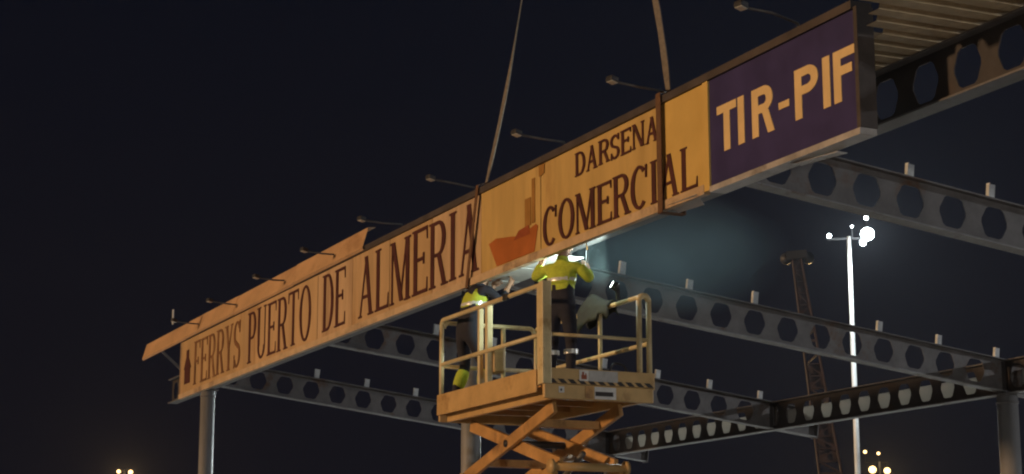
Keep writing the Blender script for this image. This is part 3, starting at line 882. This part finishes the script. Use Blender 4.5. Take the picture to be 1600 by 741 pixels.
def head_bits(root, hc, fw, up, hat=True):
    """hard hat with brim, ears, nose, eyes set on the head"""
    fw = Vector(fw).normalized(); up = Vector(up).normalized(); sd = fw.cross(up).normalized()
    hc = Vector(hc)
    mb = MB()
    n, rings = 18, 6
    vs, fs = [], []
    for i in range(rings + 1):
        a = i / rings * math.pi / 2
        for j in range(n):
            b = 2 * math.pi * j / n
            vs.append(hc + up * (0.035 + 0.125 * math.sin(a)) + (fw * math.cos(b) * 0.135 + sd * math.sin(b) * 0.112) * max(0.02, math.cos(a)))
    for j in range(n):
        b = 2 * math.pi * j / n
        e = 1.28 if math.cos(b) > 0.2 else 1.1
        vs.append(hc + up * 0.03 + (fw * math.cos(b) * 0.135 + sd * math.sin(b) * 0.112) * e)
    for i in range(rings):
        for j in range(n):
            fs.append((i * n + j, i * n + (j + 1) % n, (i + 1) * n + (j + 1) % n, (i + 1) * n + j))
    k = (rings + 1) * n
    for j in range(n):
        fs.append((k + j, k + (j + 1) % n, (j + 1) % n, j))
    mb.add(vs, fs)
    mb.build('hard_hat', M['hat'], root, True)
    for nm, p, r, m_ in (('nose', hc + fw * 0.118 - up * 0.025, 0.018, 'skin'), ('ear', hc + sd * 0.085 - up * 0.02, 0.028, 'skin'), ('ear', hc - sd * 0.085 - up * 0.02, 0.028, 'skin'),
                         ('eye', hc + fw * 0.098 + sd * 0.033, 0.013, 'dark'), ('eye', hc + fw * 0.098 - sd * 0.033, 0.013, 'dark'), ('mouth', hc + fw * 0.097 - up * 0.07, 0.016, 'ship_rd')):
        MB().tube([p - up * r, p - up * r * 0.5, p + up * r * 0.5, p + up * r], r * 0.8, 8).build(nm, M[m_], root, True)

FZ = DZ + 0.004
# --- worker standing at the front corner, arms raised to the sign
def worker_a():
    base = Vector((-2.66, -0.72, FZ))
    fw = Vector((-0.55, 0.80, 0)).normalized()
    sd = Vector((fw.y, -fw.x, 0))            # his right
    def P(f, s, z): return tuple(fw * f + sd * s + Vector((0, 0, z)))
    J, E = {}, []
    J['pelvis'] = (P(0, 0, 0.95), (0.17, 0.12))
    J['waist'] = (P(0.01, 0, 1.10), (0.155, 0.11))
    J['chest'] = (P(0.04, 0, 1.30), (0.185, 0.125))
    J['neck0'] = (P(0.05, 0, 1.46), (0.075, 0.07))
    J['neck'] = (P(0.06, 0, 1.53), (0.058, 0.058))
    J['head'] = (P(0.09, 0, 1.64), (0.085, 0.10))
    J['crown'] = (P(0.08, 0, 1.73), (0.065, 0.075))
    E += [('pelvis', 'waist'), ('waist', 'chest'), ('chest', 'neck0'), ('neck0', 'neck'), ('neck', 'head'), ('head', 'crown')]
    for k, s in (('l', -1), ('r', 1)):
        J[k + 'hip'] = (P(0, s * 0.10, 0.88), (0.10, 0.10))
        J[k + 'knee'] = (P(0.03, s * 0.12, 0.49), (0.068, 0.068))
        J[k + 'calf'] = (P(0.0, s * 0.125, 0.33), (0.064, 0.064))
        J[k + 'ankle'] = (P(-0.02, s * 0.13, 0.10), (0.05, 0.05))
        J[k + 'heel'] = (P(0.0, s * 0.13, 0.055), (0.05, 0.05))
        J[k + 'toe'] = (P(0.17, s * 0.15, 0.042), (0.042, 0.036))
        E += [('pelvis', k + 'hip'), (k + 'hip', k + 'knee'), (k + 'knee', k + 'calf'), (k + 'calf', k + 'ankle'), (k + 'ankle', k + 'heel'), (k + 'heel', k + 'toe')]
        J[k + 'sh'] = (P(0.05, s * 0.20, 1.40), (0.068, 0.068))
        if s > 0:
            el, wr = P(0.12, 0.31, 1.24), P(0.34, 0.16, 1.42)
        else:
            el, wr = P(0.10, -0.40, 1.30), P(0.16, -0.30, 1.56)
        J[k + 'el'] = (el, (0.05, 0.05))
        J[k + 'wrist'] = (wr, (0.032, 0.028))
        E += [('chest', k + 'sh'), (k + 'sh', k + 'el'), (k + 'el', k + 'wrist')]
        hand_chain(J, E, k, wr, Vector(wr) - Vector(el), (-sd * s))
    def paint(c):
        if c.z < 0.115: return 2
        if c.z < 1.15: return 0
        if c.z > 1.52 and abs(c.dot(sd)) < 0.13: return 1
        for k in 'lr':
            if (c - Vector(J[k + 'wrist'][0])).length < 0.19 and (c - Vector(J[k + 'el'][0])).length > 0.18: return 1
        return 3
    o = skinned('person', J, E, [M['navy'], M['skin'], M['boot'], M['hivis']], paint)
    o.location = base
    o.scale = (1.07, 1.07, 1.07)
    tag(o, 'worker in yellow-green jacket and dark trousers standing with head behind the sign', 'person')
    # jacket: torso shell with hem, collar and tape
    JV = {'waist': (P(0, 0, 1.15), (0.178, 0.135)), 'mid': (P(0.015, 0, 1.22), (0.182, 0.132)), 'chest': (P(0.04, 0, 1.31), (0.205, 0.145)), 'top': (P(0.05, 0, 1.44), (0.12, 0.09))}
    v = skinned('jacket', JV, [('waist', 'mid'), ('mid', 'chest'), ('chest', 'top')], [M['hivis'], M['reflect']],
                lambda c: 1 if (1.225 < c.z < 1.26) else 0, o, 3)
    for k in 'lr':
        sh, el = Vector(J[k + 'sh'][0]), Vector(J[k + 'el'][0])
        wr = el.lerp(Vector(J[k + 'wrist'][0]), 0.72)
        JV = {'a': (tuple(sh), 0.08), 'b': (tuple(sh.lerp(el, 0.5)), 0.07), 'c': (tuple(el), 0.062), 'd': (tuple(wr), 0.048)}
        skinned('sleeve', JV, [('a', 'b'), ('b', 'c'), ('c', 'd')], [M['hivis']], lambda c: 0, o, 2)
    for k, s in (('l', -1), ('r', 1)):
        MB().tube([Vector(P(0.015, s * 0.122, 0.40)), Vector(P(0.015, s * 0.122, 0.45))], 0.082, 16, cap=False).build('leg_tape', M['reflect'], o, True)
    head_bits(o, P(0.09, 0, 1.645), fw, (0, 0, 1))
    return o, base, J
wa, wa_base, wa_J = worker_a()

# cutting torch in his right hand, working at the back of the sign
tp = wa_base + Vector(wa_J['rpalm'][0]) * 1.07
to = empty('cutting_torch', tuple(tp))
tag(to, 'cutting torch held up behind the sign by the standing worker', 'torch')
MB().tube([(0.05, -0.03, -0.2), (0, 0, 0), (-0.05, 0.03, 0.2)], 0.014, 8).build('handle', M['lampgrey'], to, True)
MB().tube([(-0.05, 0.03, 0.2), (-0.07, 0.03, 0.30), (-0.12, -0.02, 0.33)], 0.009, 8).build('nozzle', M['ship_dk'], to, True)
MB().tube([(-0.12, -0.02, 0.33), (-0.14, -0.04, 0.34), (-0.19, -0.09, 0.355)], 0.008, 8, r2=0.001).build('flame', glow_mat('torch flame', (0.7, 0.95, 1.0), 60), to, True)
tl = bpy.data.lights.new('torch_flame', 'POINT')
tl.energy = 16
tl.color = (0.72, 0.97, 1.0)
tl.shadow_soft_size = 0.03
tlo = bpy.data.objects.new('torch_flame', tl)
col.objects.link(tlo)
tlo.parent = to
tlo.location = (-0.2, -0.1, 0.36)

# --- worker bending over at the rear of the platform
def worker_b():
    base = Vector((-4.78, -1.0, FZ))
    fw = Vector((-0.15, 0.98, 0)).normalized()
    sd = Vector((fw.y, -fw.x, 0))
    def P(f, s, z): return tuple(fw * f + sd * s + Vector((0, 0, z)))
    J, E = {}, []
    J['pelvis'] = (P(-0.05, 0, 0.93), (0.165, 0.125))
    J['waist'] = (P(0.03, 0, 1.10), (0.15, 0.115))
    J['chest'] = (P(0.10, 0, 1.31), (0.18, 0.125))
    J['neck0'] = (P(0.15, 0, 1.46), (0.075, 0.07))
    J['neck'] = (P(0.18, 0, 1.52), (0.058, 0.058))
    J['head'] = (P(0.22, 0, 1.62), (0.085, 0.10))
    J['crown'] = (P(0.22, 0, 1.71), (0.065, 0.075))
    E += [('pelvis', 'waist'), ('waist', 'chest'), ('chest', 'neck0'), ('neck0', 'neck'), ('neck', 'head'), ('head', 'crown')]
    for k, s in (('l', -1), ('r', 1)):
        ff = 0.14 if s > 0 else -0.1
        J[k + 'hip'] = (P(-0.03, s * 0.10, 0.86), (0.10, 0.10))
        J[k + 'knee'] = (P(0.08 + ff * 0.5, s * 0.12, 0.48), (0.07, 0.07))
        J[k + 'calf'] = (P(0.02 + ff * 0.7, s * 0.125, 0.32), (0.066, 0.066))
        J[k + 'ankle'] = (P(-0.03 + ff, s * 0.13, 0.10), (0.05, 0.05))
        J[k + 'heel'] = (P(-0.01 + ff, s * 0.13, 0.055), (0.05, 0.05))
        J[k + 'toe'] = (P(0.16 + ff, s * 0.15, 0.042), (0.042, 0.036))
        E += [('pelvis', k + 'hip'), (k + 'hip', k + 'knee'), (k + 'knee', k + 'calf'), (k + 'calf', k + 'ankle'), (k + 'ankle', k + 'heel'), (k + 'heel', k + 'toe')]
        J[k + 'sh'] = (P(0.13, s * 0.20, 1.41), (0.068, 0.068))
        el, wr = P(0.28, s * 0.28, 1.26), P(0.45, s * 0.20, 1.48)
        J[k + 'el'] = (el, (0.05, 0.05))
        J[k + 'wrist'] = (wr, (0.032, 0.028))
        E += [('chest', k + 'sh'), (k + 'sh', k + 'el'), (k + 'el', k + 'wrist')]
        hand_chain(J, E, k, wr, Vector(wr) - Vector(el), (-sd * s))
    hd = Vector(J['head'][0])
    def paint(c):
        if c.z < 0.115: return 2
        if (c - hd).length < 0.16: return 1
        for k in 'lr':
            if (c - Vector(J[k + 'wrist'][0])).length < 0.17 and (c - Vector(J[k + 'el'][0])).length > 0.15: return 1
        return 0
    o = skinned('person', J, E, [M['navy'], M['skin'], M['boot']], paint)
    o.location = base
    o.scale = (1.08, 1.08, 1.08)
    tag(o, 'worker in yellow vest and navy clothes leaning in at the left end of the platform', 'person')
    JV = {'a': (P(0.03, 0, 1.14), (0.182, 0.14)), 'b': (P(0.05, 0, 1.20), (0.182, 0.14)), 'c': (P(0.11, 0, 1.33), (0.21, 0.15)), 'd': (P(0.15, 0, 1.44), (0.13, 0.10))}
    skinned('vest', JV, [('a', 'b'), ('b', 'c'), ('c', 'd')], [M['hivis'], M['reflect']], lambda c: 1 if 1.21 < c.z < 1.25 else 0, o, 3)
    for k in 'lr':
        kn, ca = Vector(J[k + 'knee'][0]), Vector(J[k + 'ankle'][0])
        JV = {'a': (tuple(kn + Vector((0, 0, 0.0))), 0.088), 'b': (tuple(kn.lerp(ca, 0.4)), 0.086), 'c': (tuple(kn.lerp(ca, 0.75)), 0.075)}
        skinned('yellow_gaiter', JV, [('a', 'b'), ('b', 'c')], [M['hivis']], lambda c: 0, o, 2)
    head_bits(o, P(0.22, 0, 1.63), fw, Vector((0, 0, 1)) + fw * 0.15)
    return o
worker_b()

# ------------------------------------------------------------------ things on the platform
# tarpaulin bundle over the far rail
tb = MB()
nx, ns = 10, 13
vs, fs = [], []
for i in range(nx):
    u = i / (nx - 1)
    x = -3.72 + u * 0.86
    for j in range(ns):
        v = j / (ns - 1) * 2 - 1
        drop_ = abs(v)
        ln = (0.30 if v < 0 else 0.24) * (0.75 + 0.4 * math.sin(u * 5 + 1.0) * 0.5 + 0.12 * math.sin(u * 13))
        y = (LY1 - 0.03) + math.copysign(0.05 + 0.05 * drop_ + 0.018 * math.sin(u * 21 + v * 3), v) * min(1, drop_ * 3)
        z = RTZ + 0.035 + 0.16 * math.exp(-((u - 0.35) / 0.35) ** 2) * (1 - drop_) - ln * drop_
        vs.append((x + 0.02 * math.sin(v * 7), y, z))
for i in range(nx - 1):
    for j in range(ns - 1):
        a = i * ns + j
        fs.append((a, a + 1, a + ns + 1, a + ns))
to_ = tb.add(vs, fs).build('tarpaulin', M['tarp'], None, True)
sd_ = to_.modifiers.new('thick', 'SOLIDIFY'); sd_.thickness = 0.02; sd_.offset = 1
tag(to_, 'grey cloth bundle draped over the far rail of the lift', 'tarpaulin')

# work lamp clipped on the far rail
wl = empty('work_lamp', (-2.72, LY1 - 0.03, RTZ + 0.10))
tag(wl, 'small lit work lamp on the far rail beside the grey bundle', 'work lamp')
aim = Vector((-0.55, -0.75, 0.50)).normalized()
bevel(MB().bar((0, 0, 0.07), Vector((0, 0, 0.07)) + aim * 0.07, 0.14, 0.10).build('lamp_body', M['dark'], wl), 0.01)
MB().box(-0.02, 0.02, -0.02, 0.02, -0.14, 0.06).build('clamp', M['dark'], wl)
MB().bar(Vector((0, 0, 0.07)) + aim * 0.0705, Vector((0, 0, 0.07)) + aim * 0.0745, 0.12, 0.08).build('lens', glow_mat('work light lens', (0.85, 1.0, 0.93), 25), wl)
sl = bpy.data.lights.new('work_light', 'SPOT')
sl.energy = 170
sl.color = (0.82, 1.0, 0.90)
sl.spot_size = R(118)
sl.spot_blend = 0.3
sl.shadow_soft_size = 0.05
so = bpy.data.objects.new('work_light', sl)
col.objects.link(so)
so.parent = wl
so.location = Vector((0, 0, 0.07)) + aim * 0.10
so.rotation_euler = aim.to_track_quat('-Z', 'Y').to_euler()

# coil of cable standing on the toe board
cb = MB()
pts = [(LX1 - 0.10 + 0.03 * math.sin(t * 3), -0.30 + 0.11 * math.cos(t), DZ + 0.16 + 0.12 * math.sin(t)) for t in [i * 0.35 for i in range(40)]]
tag(cb.tube(pts, 0.012, 6).build('cable_coil', M['dark'], None, True), 'looped grey cable behind the front toe board of the lift', 'cable')

# welding smoke behind the sign
def ico_blob(center, rad, name):
    import bmesh
    bm = bmesh.new()
    bmesh.ops.create_icosphere(bm, subdivisions=3, radius=1)
    for v in bm.verts:
        k = 1 + 0.18 * math.sin(v.co.x * 4 + 1) * math.sin(v.co.y * 5) + 0.1 * math.sin(v.co.z * 7)
        v.co = Vector((v.co.x * rad[0] * k, v.co.y * rad[1] * k, v.co.z * rad[2] * k))
    me = bpy.data.meshes.new(name)
    bm.to_mesh(me)
    bm.free()
    o = bpy.data.objects.new(name, me)
    col.objects.link(o)
    o.location = center
    return o
sm = ico_blob((-3.2, 1.15, 5.95), (1.6, 1.6, 0.85), 'smoke')
tag(sm, 'pale smoke drifting behind the sign beside the standing worker', kind='stuff')
smm = bpy.data.materials.new('smoke')
smm.use_nodes = True
n = smm.node_tree
n.nodes.remove(n.nodes['Principled BSDF'])
pv = n.nodes.new('ShaderNodeVolumePrincipled')
pv.inputs['Color'].default_value = (0.62, 0.88, 0.95, 1)
tc = n.nodes.new('ShaderNodeTexCoord')
nz = n.nodes.new('ShaderNodeTexNoise')
nz.inputs['Scale'].default_value = 1.3
nz.inputs['Detail'].default_value = 4
n.links.new(tc.outputs['Object'], nz.inputs['Vector'])
mp = n.nodes.new('ShaderNodeMapping')
mp.inputs['Scale'].default_value = (1 / 1.55, 1 / 1.55, 1 / 0.82)
n.links.new(tc.outputs['Object'], mp.inputs['Vector'])
gr_ = n.nodes.new('ShaderNodeTexGradient')
gr_.gradient_type = 'SPHERICAL'
n.links.new(mp.outputs[0], gr_.inputs['Vector'])
mu = n.nodes.new('ShaderNodeMath'); mu.operation = 'MULTIPLY'
n.links.new(nz.outputs['Fac'], mu.inputs[0]); n.links.new(gr_.outputs['Fac'], mu.inputs[1])
mu2 = n.nodes.new('ShaderNodeMath'); mu2.operation = 'MULTIPLY'; mu2.inputs[1].default_value = 0.55
n.links.new(mu.outputs[0], mu2.inputs[0])
n.links.new(mu2.outputs[0], pv.inputs['Density'])
n.links.new(pv.outputs[0], n.nodes['Material Output'].inputs['Volume'])
sm.data.materials.append(smm)

# ------------------------------------------------------------------ light masts
def light_mast(loc, H, heads, label, color, power, emit, pole_r=0.14, arm_dir=(1, 0, 0), face=(0, -1, 0), cat_group='floodlight masts of the port', pole_fill=0):
    """heads: (offset along the cross arm, height above/below mast top, size)"""
    r = empty('light_mast', loc)
    tag(r, label, 'light mast', cat_group)
    a = Vector(arm_dir).normalized()
    f = Vector(face).normalized()
    MB().tube([(0, 0, 0), (0, 0, H * 0.5), (0, 0, H)], pole_r, 14, r2=pole_r * 0.6).build('pole', M['mast'], r, True)
    MB().box(-0.35, 0.35, -0.35, 0.35, 0.002, 0.25).build('base', M['steel_lt'], r)
    offs = [h[0] for h in heads] + [0]
    MB().bar(a * (min(offs) - 0.1) + Vector((0, 0, H - 0.1)), a * (max(offs) + 0.1) + Vector((0, 0, H - 0.1)), 0.09, 0.09).build('cross_arm', M['dark'], r)
    lm = glow_mat('lit lens ' + str(len(bpy.data.materials)), color, emit)
    for (s, dz, sz, share) in heads:
        c = a * s + Vector((0, 0, H + dz)) + f * 0.15
        MB().bar(a * s + Vector((0, 0, H - 0.1)), c, 0.04, 0.04, side=(0, 0, 1) if abs(dz + .1) < .05 else None).build('bracket', M['dark'], r)
        d = (f + Vector((0, 0, -0.4))).normalized()
        h = MB().tube([c - d * sz * 0.1, c, c + d * sz * 0.3, c + d * sz * 0.5], sz * 0.25, 16, r2=sz * 0.5).build('floodlight', M['dark'], r, True)
        MB().tube([c + d * (sz * 0.5 + 0.003), c + d * (sz * 0.5 + 0.03), c + d * (sz * 0.5 + 0.06)], sz * 0.46, 18, r2=sz * 0.3).build('lens', lm, h, True)
        if share > 0:
            pl_ = bpy.data.lights.new('flood', 'SPOT')
            pl_.energy = power * share
            pl_.color = color
            pl_.spot_size = R(165)
            pl_.spot_blend = 0.25
            pl_.shadow_soft_size = sz * 0.4
            po = bpy.data.objects.new('flood', pl_)
            col.objects.link(po)
            po.parent = r
            po.location = c + d * (sz * 0.5 + 0.05)
            po.rotation_euler = (f + Vector((0, 0, -0.25))).to_track_quat('-Z', 'Y').to_euler()
    if pole_fill:
        pl_ = bpy.data.lights.new('pole_fill', 'POINT')  # bare point light added to brighten the pole, no lamp of its own
        pl_.energy = pole_fill
        pl_.color = color
        pl_.shadow_soft_size = 0.2
        po = bpy.data.objects.new('pole_fill', pl_)
        col.objects.link(po)
        po.parent = r
        po.location = f * 1.3 + a * 0.5 + Vector((0, 0, H - 1.0))
    return r

tocam = lambda p: Vector((CAM.x - p[0], CAM.y - p[1], 0)).normalized()
p = (-48.35, 36.07, 0)
f = tocam(p)
armv = Vector((-f.y, f.x, 0))
light_mast(p, 17.4, [(-0.85, 0.05, 0.2, 0.06), (0.80, 0.10, 0.62, 0.88), (0.78, 0.80, 0.2, 0.0), (0.60, -0.30, 0.3, 0.06), (0.15, 0.42, 0.1, 0.0)],
           'tall white lit floodlight mast in front of the dark crane', (0.86, 0.98, 1.0), 150000, 60, 0.15, armv, f, pole_fill=800)
p = (-190.2, 140.9, 0)
f = tocam(p)
armv = Vector((-f.y, f.x, 0))
light_mast(p, 20.6, [(-0.98, -0.9, 1.15, 0.5), (0.98, -1.1, 1.0, 0.5), (-1.9, 1.45, 0.55, 0.0), (-0.1, 1.2, 0.5, 0.0)],
           'far orange floodlights low at the right below the rear girder', (1.0, 0.66, 0.26), 200000, 3.5, 0.2, armv, f)
p = (-234.0, 46.8, 0)
f = tocam(p)
armv = Vector((-f.y, f.x, 0))
light_mast(p, 19.6, [(-0.8, -0.15, 0.6, 0.4), (0.8, -0.2, 0.7, 0.6)],
           'far orange floodlights at the bottom left below the sign', (1.0, 0.62, 0.25), 200000, 3.5, 0.2, armv, f)
p = (42.0, -6.0, 0)
f = Vector((-1, 0.2, 0)).normalized()
light_mast(p, 3.7, [(-0.6, 0.1, 0.5, 0.5), (0.6, 0.1, 0.5, 0.5)],
           'low white floodlight mast of the yard, behind the viewer to the right', (1.0, 0.95, 0.88), 15000, 20, 0.09, Vector((-f.y, f.x, 0)), f)
p = (22.0, 62.0, 0)
f = Vector((-0.5, -1, 0)).normalized()
light_mast(p, 16.0, [(-0.9, 0.1, 0.6, 0.5), (0.9, 0.1, 0.6, 0.5)],
           'tall white floodlight mast of the yard beyond the right edge', (0.95, 0.97, 1.0), 55000, 20, 0.15, Vector((-f.y, f.x, 0)), f)

# ------------------------------------------------------------------ harbour crane with lattice boom
cr = empty('harbour_crane', (-109.2, 77.2, 0))
tag(cr, 'dark reddish lattice boom crane behind the lit mast', 'crane')
cf = tocam((-109.2, 77.2))
ca = Vector((-cf.y, cf.x, 0))
def BP(t):
    return Vector((0, 0, 4.0)) + (Vector((0, 0, 30.2)) + ca * (-2.55) - Vector((0, 0, 4.0))) * t + ca * 0.6 * (1 - t)
def wid(t): return 1.15 * (1 - t) + 0.36 * t
N = 26
chord = {}
for si in (-1, 1):
    for sj in (-1, 1):
        pts = [BP(t / N) + ca * si * wid(t / N) + cf * sj * wid(t / N) * 0.7 for t in range(N + 1)]
        chord[(si, sj)] = pts
        MB().tube(pts, 0.11, 6).build('boom_chord', M['crane'], cr)
mbx = MB()
for t in range(N):
    for (A, B) in (((-1, 1), (1, 1)), ((-1, -1), (1, -1)), ((-1, -1), (-1, 1)), ((1, -1), (1, 1))):
        a, b = (chord[A][t], chord[B][t + 1]) if t % 2 else (chord[B][t], chord[A][t + 1])
        mbx.bar(a, b, 0.10, 0.10)
        mbx.bar(chord[A][t], chord[B][t], 0.08, 0.08)
tag(mbx.build('boom_lacing', M['crane'], cr), kind='stuff')
for t0, t1 in ((0, 5), (9, 12), (15, 17), (20, 26)):
    a, b = BP(t0 / N), BP(t1 / N)
    MB().bar(a, b, wid(t0 / N) * 1.7, 0.08, side=tuple(ca), w2=wid(t1 / N) * 1.7).build('boom_plate', M['crane'], cr)
hd = BP(1)
MB().bar(hd - ca * 0.85 + Vector((0, 0, 0.2)), hd + ca * 0.85 + Vector((0, 0, 0.3)), 0.9, 0.7).build('boom_head', M['dark'], cr)
for s in (-0.9, 0.95):
    MB().tube([hd + ca * s - cf * 0.2, hd + ca * s + cf * 0.2], 0.5, 14).build('sheave', M['dark'], cr, True)
MB().box(-3, 3, -3, 3, 1.6, 5.5).build('machine_house', M['crane'], cr)
MB().box(-4.5, 4.5, -3.2, 3.2, 0.4, 1.55).build('undercarriage', M['dark'], cr)

# ------------------------------------------------------------------ night air
hz = MB().box(-300, 60, -60, 200, -1.0, 60)
hz = hz.build('haze', [])
tag(hz, 'thin damp night air over the port yard', kind='stuff')
hm = bpy.data.materials.new('haze')
hm.use_nodes = True
n = hm.node_tree
n.nodes.remove(n.nodes['Principled BSDF'])
pv = n.nodes.new('ShaderNodeVolumePrincipled')
pv.inputs['Color'].default_value = (0.8, 0.85, 0.95, 1)
pv.inputs['Density'].default_value = 0.00006
n.links.new(pv.outputs[0], n.nodes['Material Output'].inputs['Volume'])
hz.data.materials.clear()
hz.data.materials.append(hm)
